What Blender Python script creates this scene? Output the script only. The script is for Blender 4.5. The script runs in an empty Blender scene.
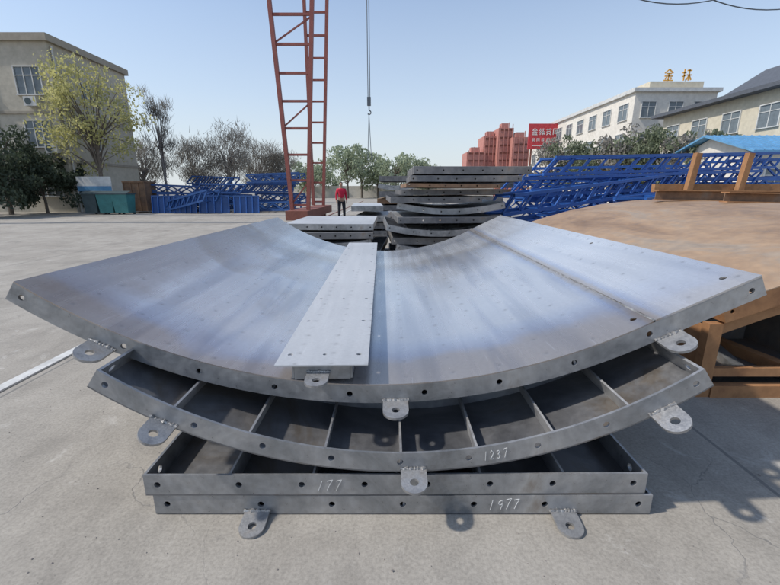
import bpy, bmesh, math, random
from mathutils import Vector, Matrix, Euler
R_=math.radians
scene=bpy.context.scene
C=scene.collection
random.seed(7)
TH=R_(14.4)
# ---------------------------------------------------------------- materials
def newmat(name):
    m=bpy.data.materials.new(name); m.use_nodes=True
    nt=m.node_tree; b=nt.nodes['Principled BSDF']
    return m,nt,b
def N(nt,t,**k):
    n=nt.nodes.new(t)
    for a,v in k.items(): setattr(n,a,v)
    return n
def noise(nt,vec,scale,detail=6,rough=.6,dist=0):
    n=N(nt,'ShaderNodeTexNoise'); n.inputs['Scale'].default_value=scale
    n.inputs['Detail'].default_value=detail; n.inputs['Roughness'].default_value=rough
    n.inputs['Distortion'].default_value=dist
    nt.links.new(vec,n.inputs['Vector']); return n.outputs['Fac']
def ramp(nt,fac,stops):
    r=N(nt,'ShaderNodeValToRGB'); e=r.color_ramp.elements
    e[0].position=stops[0][0]; e[0].color=(*stops[0][1],1)
    e[1].position=stops[-1][0]; e[1].color=(*stops[-1][1],1)
    for p,c in stops[1:-1]:
        x=e.new(p); x.color=(*c,1)
    nt.links.new(fac,r.inputs[0]); return r.outputs[0]
def g(v): return (v,v,v)
def mixc(nt,fac,a,b,mode='MIX'):
    n=N(nt,'ShaderNodeMix',data_type='RGBA',blend_type=mode)
    for s,v in ((n.inputs[0],fac),(n.inputs[6],a),(n.inputs[7],b)):
        if isinstance(v,(int,float)): s.default_value=v
        elif isinstance(v,tuple): s.default_value=(*v,1)
        else: nt.links.new(v,s)
    return n.outputs[2]
def mth(nt,op,a,b=None):
    n=N(nt,'ShaderNodeMath',operation=op)
    for i,v in enumerate((a,b)):
        if v is None: continue
        if isinstance(v,(int,float)): n.inputs[i].default_value=v
        else: nt.links.new(v,n.inputs[i])
    return n.outputs[0]
def coord(nt,which='Object'):
    return N(nt,'ShaderNodeTexCoord').outputs[which]
def bump(nt,b,h,strength=.3,dist=.01):
    n=N(nt,'ShaderNodeBump'); n.inputs['Strength'].default_value=strength; n.inputs['Distance'].default_value=dist
    nt.links.new(h,n.inputs['Height']); nt.links.new(n.outputs[0],b.inputs['Normal'])
def mat_mottle(name,stops,scale=3,rough=.7,metal=0,detail=8,bmp=.2,rr=None,world=False,dist=.2,stretch=None):
    m,nt,b=newmat(name)
    v=N(nt,'ShaderNodeNewGeometry').outputs['Position'] if world else coord(nt)
    if stretch:
        mp=N(nt,'ShaderNodeMapping'); mp.inputs['Scale'].default_value=stretch; nt.links.new(v,mp.inputs[0]); vs=mp.outputs[0]
    else: vs=v
    f=noise(nt,vs,scale,detail,.65,dist)
    c=ramp(nt,f,stops); f2=noise(nt,v,scale*9,4)
    c=mixc(nt,.35,c,ramp(nt,f2,[(.3,g(.45)),(.7,g(1.0))]),'MULTIPLY')
    nt.links.new(c,b.inputs['Base Color'])
    b.inputs['Metallic'].default_value=metal
    if rr: nt.links.new(ramp(nt,f2,[(.3,g(rr[0])),(.7,g(rr[1]))]),b.inputs['Roughness'])
    else: b.inputs['Roughness'].default_value=rough
    if bmp: bump(nt,b,f2,bmp,.004)
    return m
def flat(name,c,rough=.7,metal=0): return mat_mottle(name,[(.3,tuple(x*.82 for x in c)),(.7,tuple(min(1,x*1.15) for x in c))],2.5,rough,metal,5,.1)

def skin_material(name,base1,base2,brown,metal=.4,brownk=1.0,cellp=.27,bands=1.0,rr=(.2,.32)):
    m,nt,b=newmat(name)
    uv=coord(nt,'UV'); s=N(nt,'ShaderNodeSeparateXYZ'); nt.links.new(uv,s.inputs[0])
    u,v=s.outputs[0],s.outputs[1]
    big=noise(nt,uv,.45,3,.5,.3)
    c=ramp(nt,big,[(.34,base1),(.5,tuple(a*.4+b_*.6 for a,b_ in zip(base1,base2))),(.64,base2)])
    if bands:
        # mill bands running front to back
        mq=N(nt,'ShaderNodeMapping'); mq.inputs['Scale'].default_value=(1.5,.16,1); nt.links.new(uv,mq.inputs[0])
        nb_=noise(nt,mq.outputs[0],1.5,3,.55,.25)
        c=mixc(nt,.75*bands,c,ramp(nt,nb_,[(.34,(.62,.65,.71)),(.42,(.80,.82,.86)),(.47,g(1.0)),(.58,g(1.0)),(.63,(.78,.81,.87)),(.68,g(1.02))]),'MULTIPLY')
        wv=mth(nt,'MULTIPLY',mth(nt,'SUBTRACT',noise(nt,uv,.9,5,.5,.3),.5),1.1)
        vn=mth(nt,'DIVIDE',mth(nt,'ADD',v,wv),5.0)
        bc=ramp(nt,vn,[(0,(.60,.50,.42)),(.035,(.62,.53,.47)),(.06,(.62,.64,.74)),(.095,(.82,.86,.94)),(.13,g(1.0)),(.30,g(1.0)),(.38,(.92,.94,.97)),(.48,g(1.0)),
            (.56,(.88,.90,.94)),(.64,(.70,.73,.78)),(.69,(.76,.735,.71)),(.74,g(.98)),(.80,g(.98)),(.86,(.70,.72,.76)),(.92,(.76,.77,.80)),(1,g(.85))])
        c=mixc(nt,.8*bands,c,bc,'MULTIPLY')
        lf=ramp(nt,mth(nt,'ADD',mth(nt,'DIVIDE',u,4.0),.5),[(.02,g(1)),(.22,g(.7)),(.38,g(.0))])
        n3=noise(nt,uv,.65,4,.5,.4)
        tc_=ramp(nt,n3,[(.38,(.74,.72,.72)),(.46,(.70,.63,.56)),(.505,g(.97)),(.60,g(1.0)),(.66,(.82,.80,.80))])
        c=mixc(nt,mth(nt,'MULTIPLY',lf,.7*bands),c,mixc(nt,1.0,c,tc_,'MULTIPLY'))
        # heat tint beside the weld seam
        ds=mth(nt,'ABSOLUTE',mth(nt,'SUBTRACT',u,1.489))
        tint=ramp(nt,mth(nt,'ADD',ds,mth(nt,'MULTIPLY',noise(nt,uv,4,4),.05)),[(.02,(.55,.46,.38)),(.05,(.66,.60,.55)),(.075,(.66,.72,.86)),(.13,g(1.0))])
        c=mixc(nt,.8,c,tint,'MULTIPLY')
    mp=N(nt,'ShaderNodeMapping'); mp.inputs['Scale'].default_value=(7,.5,1); nt.links.new(uv,mp.inputs[0])
    st=noise(nt,mp.outputs[0],1.6,6,.6)
    c=mixc(nt,.28,c,ramp(nt,st,[(.3,g(.74)),(.62,g(1.0))]),'MULTIPLY')
    wob=mth(nt,'MULTIPLY',noise(nt,uv,3.2,5),.3)
    dl=mth(nt,'SUBTRACT',mth(nt,'ADD',u,2.05),mth(nt,'MULTIPLY',wob,1.6))
    e=ramp(nt,dl,[(0.0,g(.8)),(.10,g(.55)),(.25,g(.0))])
    c=mixc(nt,mth(nt,'MULTIPLY',e,.6*brownk),c,brown)
    def cell(x,p):
        return mth(nt,'ABSOLUTE',mth(nt,'SUBTRACT',mth(nt,'FRACT',mth(nt,'DIVIDE',x,p)),.5))
    jit=mth(nt,'MULTIPLY',noise(nt,uv,1.2,2),.05)
    du=mth(nt,'MULTIPLY',cell(mth(nt,'ADD',u,jit),cellp),cellp); dv=mth(nt,'MULTIPLY',cell(mth(nt,'ADD',v,jit),cellp*.75),cellp*.75)
    dd=mth(nt,'SQRT',mth(nt,'ADD',mth(nt,'MULTIPLY',du,du),mth(nt,'MULTIPLY',dv,dv)))
    gate=ramp(nt,noise(nt,uv,4,2),[(.36,g(.15)),(.52,g(.9))])
    spot=mth(nt,'MULTIPLY',ramp(nt,dd,[(.005,g(1)),(.013,g(.0))]),gate)
    halo=mth(nt,'MULTIPLY',ramp(nt,dd,[(.012,g(.8)),(.03,g(.0))]),gate)
    c=mixc(nt,mth(nt,'MULTIPLY',halo,.2),c,tuple(x*.5 for x in base1))
    c=mixc(nt,mth(nt,'MULTIPLY',spot,.4),c,(.16,.15,.15))
    mp2=N(nt,'ShaderNodeMapping'); mp2.inputs['Scale'].default_value=(30,1.2,1); mp2.inputs['Rotation'].default_value=(0,0,.5); nt.links.new(uv,mp2.inputs[0])
    scr=ramp(nt,noise(nt,mp2.outputs[0],3,3,.5),[(.66,g(0)),(.70,g(1))])
    c=mixc(nt,mth(nt,'MULTIPLY',scr,.14),c,(.85,.85,.87))
    sc=noise(nt,uv,45,4)
    c=mixc(nt,.2,c,ramp(nt,sc,[(.3,g(.6)),(.6,g(1))]),'MULTIPLY')
    nt.links.new(c,b.inputs['Base Color'])
    b.inputs['Metallic'].default_value=metal
    nt.links.new(ramp(nt,st,[(.3,g(rr[0])),(.7,g(rr[1]))]),b.inputs['Roughness'])
    bump(nt,b,mth(nt,'ADD',mth(nt,'MULTIPLY',halo,-.25),mth(nt,'MULTIPLY',noise(nt,uv,1.0,2),1.0)),.2,.02)
    return m
M={}
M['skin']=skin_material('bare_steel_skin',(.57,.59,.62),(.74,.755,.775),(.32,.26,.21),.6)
M['skin2']=skin_material('bare_steel_end_sheet',(.64,.655,.68),(.79,.80,.81),(.42,.36,.32),.55,.7,.27,.6)  # lighter copy of the skin steel; brightness of the bent end is painted in
M['strip']=skin_material('strip_steel',(.47,.48,.49),(.60,.61,.62),(.36,.33,.30),.3,.5,.19,0,(.4,.55))
M['flange']=mat_mottle('flange_steel',[(.28,(.16,.155,.155)),(.42,(.27,.28,.29)),(.55,(.38,.385,.395)),(.66,(.47,.47,.47)),(.78,(.28,.235,.195))],2.4,.5,.55,8,.15,(.25,.5),False,.5)
M['rib']=mat_mottle('rib_steel',[(.28,(.20,.20,.205)),(.45,(.34,.34,.35)),(.6,(.48,.475,.47)),(.78,(.33,.29,.25))],2.8,.5,.4,8,.2,(.3,.6))
M['inner']=mat_mottle('shaded_inner_plate',[(.28,(.075,.077,.083)),(.42,(.125,.127,.135)),(.56,(.19,.19,.195)),(.66,(.155,.135,.115)),(.78,(.20,.195,.19))],1.7,.5,.35,8,.2,(.3,.6),False,.8)  # kept dark: the shade inside the compartments is put into this colour
M['stockdark']=mat_mottle('stock_dark_steel',[(.3,(.09,.09,.095)),(.5,(.17,.17,.175)),(.66,(.26,.25,.24)),(.8,(.24,.16,.11))],2.2,.6,.25,8,.15,(.4,.7))
M['stocktop']=mat_mottle('stock_plate',[(.3,(.17,.175,.185)),(.5,(.27,.275,.285)),(.66,(.36,.35,.34)),(.8,(.28,.22,.17))],1.7,.6,.3,8,.15,(.4,.6))
M['lug']=mat_mottle('lug_steel',[(.3,(.26,.26,.265)),(.55,(.40,.40,.40)),(.75,(.35,.32,.29))],12,.5,.5,6,.3,(.3,.5))
M['weld']=mat_mottle('weld_bead',[(.3,(.18,.18,.18)),(.5,(.34,.33,.32)),(.7,(.55,.55,.54))],40,.45,.6,4,.5)
M['rust']=mat_mottle('rust_steel',[(.28,(.10,.065,.045)),(.45,(.20,.125,.08)),(.6,(.28,.165,.095)),(.78,(.24,.21,.18))],1.8,.85,.05,9,.35)
M['rustdark']=mat_mottle('rust_grey_steel',[(.28,(.09,.085,.085)),(.5,(.16,.145,.135)),(.66,(.22,.15,.10)),(.78,(.20,.19,.18))],2.0,.8,.1,9,.3)
M['rustskin']=mat_mottle('rust_skin',[(.32,(.23,.145,.09)),(.44,(.36,.235,.145)),(.54,(.42,.285,.18)),(.62,(.38,.30,.225)),(.74,(.27,.19,.13))],1.0,.6,.15,9,.2,(.45,.7),False,.7,(1.3,.45,1))
M['rustorange']=mat_mottle('rust_orange',[(.3,(.20,.095,.045)),(.48,(.36,.18,.08)),(.62,(.42,.22,.10)),(.78,(.27,.19,.14))],2,.85,0,9,.4)
M['blue']=flat('blue_paint',(.026,.115,.40),.45)
M['bluedark']=flat('dark_blue_paint',(.022,.085,.27),.5)
M['blue2']=flat('blue_roof_paint',(.13,.33,.55),.5)
M['red']=flat('gantry_red',(.29,.085,.065),.6)
M['reddk']=flat('gantry_base_rust',(.23,.08,.055),.7)
M['cable']=flat('wire_rope',(.13,.15,.17),.5,.4)
M['chalk']=flat('chalk',(.66,.66,.65),.95)
M['cream']=mat_mottle('cream_render',[(.3,(.44,.40,.32)),(.5,(.51,.47,.385)),(.7,(.56,.52,.435))],.35,.9,0,8,.05)
M['creamdk']=mat_mottle('tan_render',[(.3,(.34,.30,.24)),(.7,(.41,.37,.30))],.4,.9,0,8,.05)
M['white']=mat_mottle('white_render',[(.3,(.66,.62,.55)),(.7,(.78,.74,.67))],.3,.9,0,8,.05)
M['yellowish']=mat_mottle('yellow_render',[(.3,(.58,.52,.40)),(.7,(.68,.62,.49))],.3,.9,0,8,.05)
M['darkroof']=flat('dark_roof',(.10,.11,.13),.7)
M['trim']=flat('window_trim',(.62,.62,.60),.6)
M['glass']=flat('window_glass',(.15,.18,.20),.12)
M['gold']=flat('gold_letters',(.78,.40,.06),.4)
M['signred']=flat('sign_red',(.58,.05,.06),.5)
M['towerred']=flat('red_cladding',(.52,.23,.19),.7)
M['signwhite']=flat('sign_white',(.8,.8,.78),.5)
M['bin']=flat('bin_green',(.05,.21,.21),.5)
M['bindk']=flat('bin_dark',(.05,.08,.09),.5)
M['bark']=mat_mottle('bark',[(.3,(.11,.09,.07)),(.7,(.21,.175,.145))],6,.95,0,6,.6)
M['barkgrey']=mat_mottle('bark_grey',[(.3,(.20,.18,.17)),(.7,(.30,.27,.25))],6,.95,0,6,.4)
def leafmat(name,a,b_,tr=.35):
    m,nt,b=newmat(name)
    v=coord(nt); c=mixc(nt,ramp(nt,noise(nt,v,.9,4),[(.35,g(0)),(.65,g(1))]),a,b_)
    c=mixc(nt,.5,c,ramp(nt,noise(nt,v,7,3),[(.3,g(.5)),(.7,g(1.2))]),'MULTIPLY')
    nt.links.new(c,b.inputs['Base Color']); b.inputs['Roughness'].default_value=.7
    t=N(nt,'ShaderNodeBsdfTranslucent'); nt.links.new(c,t.inputs[0])
    mx=N(nt,'ShaderNodeMixShader'); mx.inputs[0].default_value=tr
    nt.links.new(b.outputs[0],mx.inputs[1]); nt.links.new(t.outputs[0],mx.inputs[2])
    nt.links.new(mx.outputs[0],nt.nodes['Material Output'].inputs[0]); return m
M['leafyellow']=leafmat('spring_leaves',(.48,.46,.18),(.60,.58,.27),.5)
M['leafdark']=leafmat('evergreen_leaves',(.045,.065,.04),(.09,.115,.07))
M['leafgreen']=leafmat('green_leaves',(.14,.17,.10),(.22,.25,.16))
M['leafpale']=leafmat('hazy_leaves',(.30,.36,.23),(.41,.46,.32))  # paled leaf colour, distance haze is painted into it
M['leafbrown']=leafmat('grey_brown_leaves',(.26,.24,.205),(.34,.32,.28))
M['jacket']=flat('red_jacket',(.55,.015,.05),.8)
M['trousers']=flat('dark_trousers',(.02,.022,.03),.85)
M['hair']=flat('black_hair',(.012,.011,.01),.6)
M['shoe']=flat('dark_shoes',(.02,.02,.02),.6)
M['bodyskin']=flat('person_skin',(.42,.25,.17),.6)
M['paintline']=mat_mottle('white_line',[(.3,(.46,.46,.45)),(.6,(.66,.66,.64))],3,.85,0,8,.1)
M['groove']=flat('groove_dark',(.12,.12,.12),.9)

def ground_material():
    m,nt,b=newmat('concrete_yard')
    p=N(nt,'ShaderNodeNewGeometry').outputs['Position']
    c=ramp(nt,noise(nt,p,.35,9,.62,.4),[(.3,(.305,.277,.238)),(.5,(.375,.345,.30)),(.7,(.43,.40,.352))])
    c=mixc(nt,.5,c,ramp(nt,noise(nt,p,2.3,8,.7,.5),[(.32,g(.62)),(.55,g(1.0)),(.75,g(1.1))]),'MULTIPLY')
    c=mixc(nt,.55,c,ramp(nt,noise(nt,p,60,4,.7),[(.3,g(.5)),(.6,g(1.05))]),'MULTIPLY')
    mp=N(nt,'ShaderNodeMapping'); mp.inputs['Scale'].default_value=(3.0,.5,1); mp.inputs['Rotation'].default_value=(0,0,.5); nt.links.new(p,mp.inputs[0])
    c=mixc(nt,.35,c,ramp(nt,noise(nt,mp.outputs[0],1.6,8,.7),[(.35,g(.72)),(.6,g(1.05))]),'MULTIPLY')
    dust=ramp(nt,noise(nt,p,3.1,9,.75,.8),[(.58,g(0)),(.68,g(.7))])
    c=mixc(nt,mth(nt,'MULTIPLY',dust,.5),c,(.62,.595,.555))
    stn=ramp(nt,noise(nt,p,.9,7,.6,1.2),[(.54,g(0)),(.68,g(1))])
    c=mixc(nt,mth(nt,'MULTIPLY',stn,.4),c,(.17,.157,.138))
    stn=ramp(nt,noise(nt,p,5.5,6,.6,.5),[(.64,g(0)),(.72,g(1))])
    c=mixc(nt,mth(nt,'MULTIPLY',stn,.35),c,(.15,.14,.13))
    s=N(nt,'ShaderNodeSeparateXYZ'); nt.links.new(p,s.inputs[0])
    def joint(x,per,off,w):
        d=mth(nt,'ABSOLUTE',mth(nt,'SUBTRACT',mth(nt,'FRACT',mth(nt,'DIVIDE',mth(nt,'ADD',x,off),per)),.5))
        return mth(nt,'LESS_THAN',mth(nt,'MULTIPLY',d,per),w)
    j=mth(nt,'MAXIMUM',joint(s.outputs[0],5.2,.5,.012),joint(s.outputs[1],5.0,1.6,.012))
    c=mixc(nt,mth(nt,'MULTIPLY',j,.6),c,g(.11))
    vd=N(nt,'ShaderNodeVectorMath',operation='ADD'); nn=N(nt,'ShaderNodeTexNoise'); nn.inputs['Scale'].default_value=1.6; nn.inputs['Detail'].default_value=6
    nt.links.new(p,nn.inputs['Vector'])
    sc=N(nt,'ShaderNodeVectorMath',operation='SCALE'); sc.inputs['Scale'].default_value=.9; nt.links.new(nn.outputs['Color'],sc.inputs[0])
    nt.links.new(p,vd.inputs[0]); nt.links.new(sc.outputs[0],vd.inputs[1])
    vo=N(nt,'ShaderNodeTexVoronoi',feature='DISTANCE_TO_EDGE'); vo.inputs['Scale'].default_value=.55
    nt.links.new(vd.outputs[0],vo.inputs['Vector'])
    cr=ramp(nt,vo.outputs['Distance'],[(.0008,g(1)),(.0035,g(0))])
    gate=ramp(nt,noise(nt,p,.5,2),[(.42,g(0)),(.56,g(1))])
    cr=mth(nt,'MULTIPLY',cr,gate)
    c=mixc(nt,mth(nt,'MULTIPLY',cr,.6),c,g(.12))
    nt.links.new(c,b.inputs['Base Color'])
    b.inputs['Roughness'].default_value=.88
    bump(nt,b,mth(nt,'SUBTRACT',noise(nt,p,35,6,.7),mth(nt,'MULTIPLY',cr,1.0)),.35,.006)
    return m
M['ground']=ground_material()

# ---------------------------------------------------------------- mesh helpers
class MB:
    def __init__(s): s.v=[]; s.f=[]
    def add(s,vs,fs):
        n=len(s.v); s.v+= [tuple(v) for v in vs]; s.f+=[tuple(i+n for i in f) for f in fs]; return s
    def box(s,x0,x1,y0,y1,z0,z1):
        return s.add([(x0,y0,z0),(x1,y0,z0),(x1,y1,z0),(x0,y1,z0),(x0,y0,z1),(x1,y0,z1),(x1,y1,z1),(x0,y1,z1)],
              [(0,3,2,1),(4,5,6,7),(0,1,5,4),(1,2,6,5),(2,3,7,6),(3,0,4,7)])
    def bar(s,p,q,w,h=None,up=(0,0,1)):
        h=h or w; p=Vector(p); q=Vector(q); d=(q-p).normalized(); up=Vector(up)
        if abs(d.dot(up))>.98: up=Vector((0,1,0))
        a=d.cross(up).normalized(); b=a.cross(d).normalized()
        vs=[]
        for o in (p,q):
            for i,j in ((-1,-1),(1,-1),(1,1),(-1,1)): vs.append(o+a*i*w/2+b*j*h/2)
        return s.add(vs,[(3,2,1,0),(4,5,6,7),(0,1,5,4),(1,2,6,5),(2,3,7,6),(3,0,4,7)])
    def tube(s,pts,rs,n=6):
        pts=[Vector(p) for p in pts]
        if not isinstance(rs,(list,tuple)): rs=[rs]*len(pts)
        vs=[];fs=[]
        for i,p in enumerate(pts):
            d=(pts[min(i+1,len(pts)-1)]-pts[max(i-1,0)])
            if d.length<1e-6: d=Vector((0,0,1))
            d.normalize(); up=Vector((0,0,1)) if abs(d.z)<.95 else Vector((1,0,0))
            a=d.cross(up).normalized(); b=a.cross(d)
            for k in range(n):
                t=2*math.pi*k/n; vs.append(p+(a*math.cos(t)+b*math.sin(t))*rs[i])
            if i:
                for k in range(n):
                    k2=(k+1)%n; fs.append(((i-1)*n+k,(i-1)*n+k2,i*n+k2,i*n+k))
        fs.append(tuple(range(n))[::-1]); fs.append(tuple((len(pts)-1)*n+k for k in range(n)))
        return s.add(vs,fs)
    def sector(s,r0,r1,a0,a1,y0,y1,zc,n=24):
        vs=[];fs=[]
        for i in range(n+1):
            a=a0+(a1-a0)*i/n
            for r,y in ((r0,y0),(r1,y0),(r1,y1),(r0,y1)):
                vs.append((r*math.sin(a),y,zc-r*math.cos(a)))
            if i:
                o=(i-1)*4
                for k in range(4):
                    k2=(k+1)%4; fs.append((o+k,o+k2,o+4+k2,o+4+k))
        fs.append((0,3,2,1)); o=n*4; fs.append((o,o+1,o+2,o+3))
        return s.add(vs,fs)
    def poly(s,pts,t):
        n=len(pts); t=Vector(t); vs=[Vector(p) for p in pts]+[Vector(p)+t for p in pts]
        return s.add(vs,[tuple(range(n))[::-1],tuple(range(n,2*n))]+[(i,(i+1)%n,(i+1)%n+n,i+n) for i in range(n)])
    def build(s,name,mat,parent=None,uvf=None,smooth=False,fix=True,loc=None):
        me=bpy.data.meshes.new(name); 
        off=Vector(loc) if loc is not None else Vector((0,0,0))
        me.from_pydata([tuple(Vector(v)-off) for v in s.v],[],s.f); me.update()
        if fix and len(s.f)<4000:
            bm=bmesh.new(); bm.from_mesh(me); bmesh.ops.recalc_face_normals(bm,faces=bm.faces); bm.to_mesh(me); bm.free()
        if uvf:
            l=me.uv_layers.new(name='UVMap')
            for lp in me.loops: l.data[lp.index].uv=uvf(me.vertices[lp.vertex_index].co)
        me.materials.append(M[mat] if isinstance(mat,str) else mat)
        if smooth: me.shade_smooth()
        o=bpy.data.objects.new(name,me); C.objects.link(o)
        if parent: o.parent=parent
        if loc is not None and not parent: o.location=loc
        return o
def tag(o,label=None,cat=None,group=None,kind=None):
    if label: o['label']=label
    if cat: o['category']=cat
    if group: o['group']=group
    if kind: o['kind']=kind
    return o
def thing(name,label,cat,loc=(0,0,0),rot=(0,0,0),group=None):
    o=bpy.data.objects.new(name,None); C.objects.link(o); o.location=loc; o.rotation_euler=rot
    o.empty_display_size=.2
    return tag(o,label,cat,group)
def dup(root,loc=None,rot=None,label=None,group=None):
    def cp(o,par):
        c=o.copy(); C.objects.link(c)
        if par: c.parent=par
        for ch in list(o.children): cp(ch,c)
        return c
    r=cp(root,None)
    if loc is not None: r.location=loc
    if rot is not None: r.rotation_euler=rot
    if label: r['label']=label
    if group: r['group']=group
    return r
def cut(o,mb):
    me=bpy.data.meshes.new('cut'); me.from_pydata(mb.v,[],mb.f)
    bm=bmesh.new(); bm.from_mesh(me); bmesh.ops.recalc_face_normals(bm,faces=bm.faces); bm.to_mesh(me); bm.free()
    c=bpy.data.objects.new('cut',me); C.objects.link(c); c.parent=o.parent
    md=o.modifiers.new('b','BOOLEAN'); md.operation='DIFFERENCE'; md.solver='EXACT'; md.object=c
    dg=bpy.context.evaluated_depsgraph_get()
    n=bpy.data.meshes.new_from_object(o.evaluated_get(dg)); o.modifiers.clear(); n.name=o.name
    o.data=n; bpy.data.objects.remove(c)
def at(px,py,Y):
    u=(px-390)/400; v=(292.5-py)/400
    d=Vector((u,math.cos(TH)+v*math.sin(TH),-math.sin(TH)+v*math.cos(TH)))
    return Vector((0,0,1.6))+d*(Y/d.y)
def gx(px,Y,z=0): return (px-390)/400*(Y*math.cos(TH)+(1.6-z)*math.sin(TH))

# ---------------------------------------------------------------- ground, sky
gm=MB(); gm.add([(-900,-300,0),(900,-300,0),(900,1500,0),(-900,1500,0)],[(0,1,2,3)])
tag(gm.build('ground','ground'),kind='structure')
ln=MB(); ln.add([(-3.30,-2,.004),(-3.20,-2,.004),(-3.20,40,.004),(-3.30,40,.004)],[(0,1,2,3)])
tag(ln.build('yard_line_marking','paintline'),kind='structure')
ln=MB(); ln.add([(-3.20,-2,.004),(-3.17,-2,.004),(-3.17,40,.004),(-3.20,40,.004)],[(0,1,2,3)])
tag(ln.build('drain_groove','groove'),kind='structure')
gr=MB(); rg=random.Random(99)
for k in range(420):
    x=rg.uniform(-3.5,4); y=rg.uniform(.8,5) if rg.random()<.7 else rg.uniform(1.1,1.6); s=rg.uniform(.002,.005)*(1+(rg.random()<.05)*1.0)
    v=[(x+s*rg.uniform(.6,1.2)*a,y+s*rg.uniform(.6,1.2)*b,max(.0005,s*.5+s*.6*c)) for a,b,c in ((1,0,0),(-1,0,0),(0,1,0),(0,-1,0),(0,0,1),(0,0,-1))]
    gr.add(v,[(0,2,4),(2,1,4),(1,3,4),(3,0,4),(2,0,5),(1,2,5),(3,1,5),(0,3,5)])
tag(gr.build('grit','barkgrey'),'loose grit and small stone crumbs scattered on the concrete','grit',kind='stuff')

w=bpy.data.worlds.new('World'); scene.world=w; w.use_nodes=True
nt=w.node_tree; bg=nt.nodes['Background']
sky=nt.nodes.new('ShaderNodeTexSky'); sky.sky_type='NISHITA'; sky.sun_disc=False
SD=Vector((-1,-.18,1.1)).normalized()
sky.sun_elevation=math.asin(SD.z); sky.sun_rotation=math.atan2(SD.x,SD.y)%(2*math.pi)
sky.air_density=1.0; sky.dust_density=.8; sky.ozone_density=2.2; sky.altitude=50
tc=nt.nodes.new('ShaderNodeTexCoord'); sp=nt.nodes.new('ShaderNodeSeparateXYZ'); nt.links.new(tc.outputs['Generated'],sp.inputs[0])
hz=ramp(nt,sp.outputs[2],[(0.0,g(.93)),(.08,g(.82)),(.20,g(.54)),(.40,g(.25)),(1,g(.12))])
skyb=mixc(nt,1.0,sky.outputs[0],(1.14,1.22,1.28),'MULTIPLY')
skyc=mixc(nt,hz,skyb,(4.75,5.1,5.35))
nt.links.new(skyc,bg.inputs[0]); bg.inputs[1].default_value=.15
sl=bpy.data.lights.new('sun','SUN'); sl.energy=3.6; sl.angle=R_(2.0); sl.color=(1,.94,.85)
so=bpy.data.objects.new('sun',sl); C.objects.link(so); so.rotation_euler=SD.to_track_quat('Z','Y').to_euler(); so.location=(-10,3,10)

# ---------------------------------------------------------------- lug
def lug(parent,x,y,z,ang,wd=.12,ln=.10,dz=0,tilt=0):
    N_=32; back=ln; r=wd/2; hr=.021; t=.014
    vs=[]
    def outl(th):
        c_,s_=math.cos(th),math.sin(th)
        if s_<=0: return r
        k=back/s_ if s_>1e-4 else 9
        return min(r/abs(c_) if abs(c_)>1e-4 else 9,k)
    ths=[2*math.pi*i/N_ for i in range(N_)]
    ca=math.atan2(back,r); ths=sorted(ths+[ca,math.pi-ca])
    n=len(ths); mb=MB()
    for zz in (-t/2,t/2):
        for th in ths: 
            q=outl(th); vs.append((q*math.cos(th),q*math.sin(th)-back,zz))
        for th in ths: vs.append((hr*math.cos(th),hr*math.sin(th)-back,zz))
    fs=[]
    for i in range(n):
        j=(i+1)%n
        fs+=[(i,j,n+j,n+i)[::-1],(2*n+i,2*n+j,3*n+j,3*n+i),(i,j,2*n+j,2*n+i),(n+j,n+i,3*n+i,3*n+j)]
    mt=Matrix.Translation((x,y,z))@Matrix.Rotation(-ang,4,'Y')@Matrix.Rotation(tilt,4,'X')
    mb.add([mt@Vector(v) for v in vs],fs)
    o=mb.build('lifting_lug','lug',parent)
    wb=MB(); pts=[];rs=[]
    for k in range(19):
        pts.append(mt@Vector((-r-.004+(wd+.008)*k/18,-.004+random.uniform(-.002,.002),t/2+random.uniform(-.001,.002)))); rs.append(random.uniform(.005,.011))
    wb.tube(pts,rs,6)
    wb.build('weld_bead','weld',o)
    return o
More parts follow.
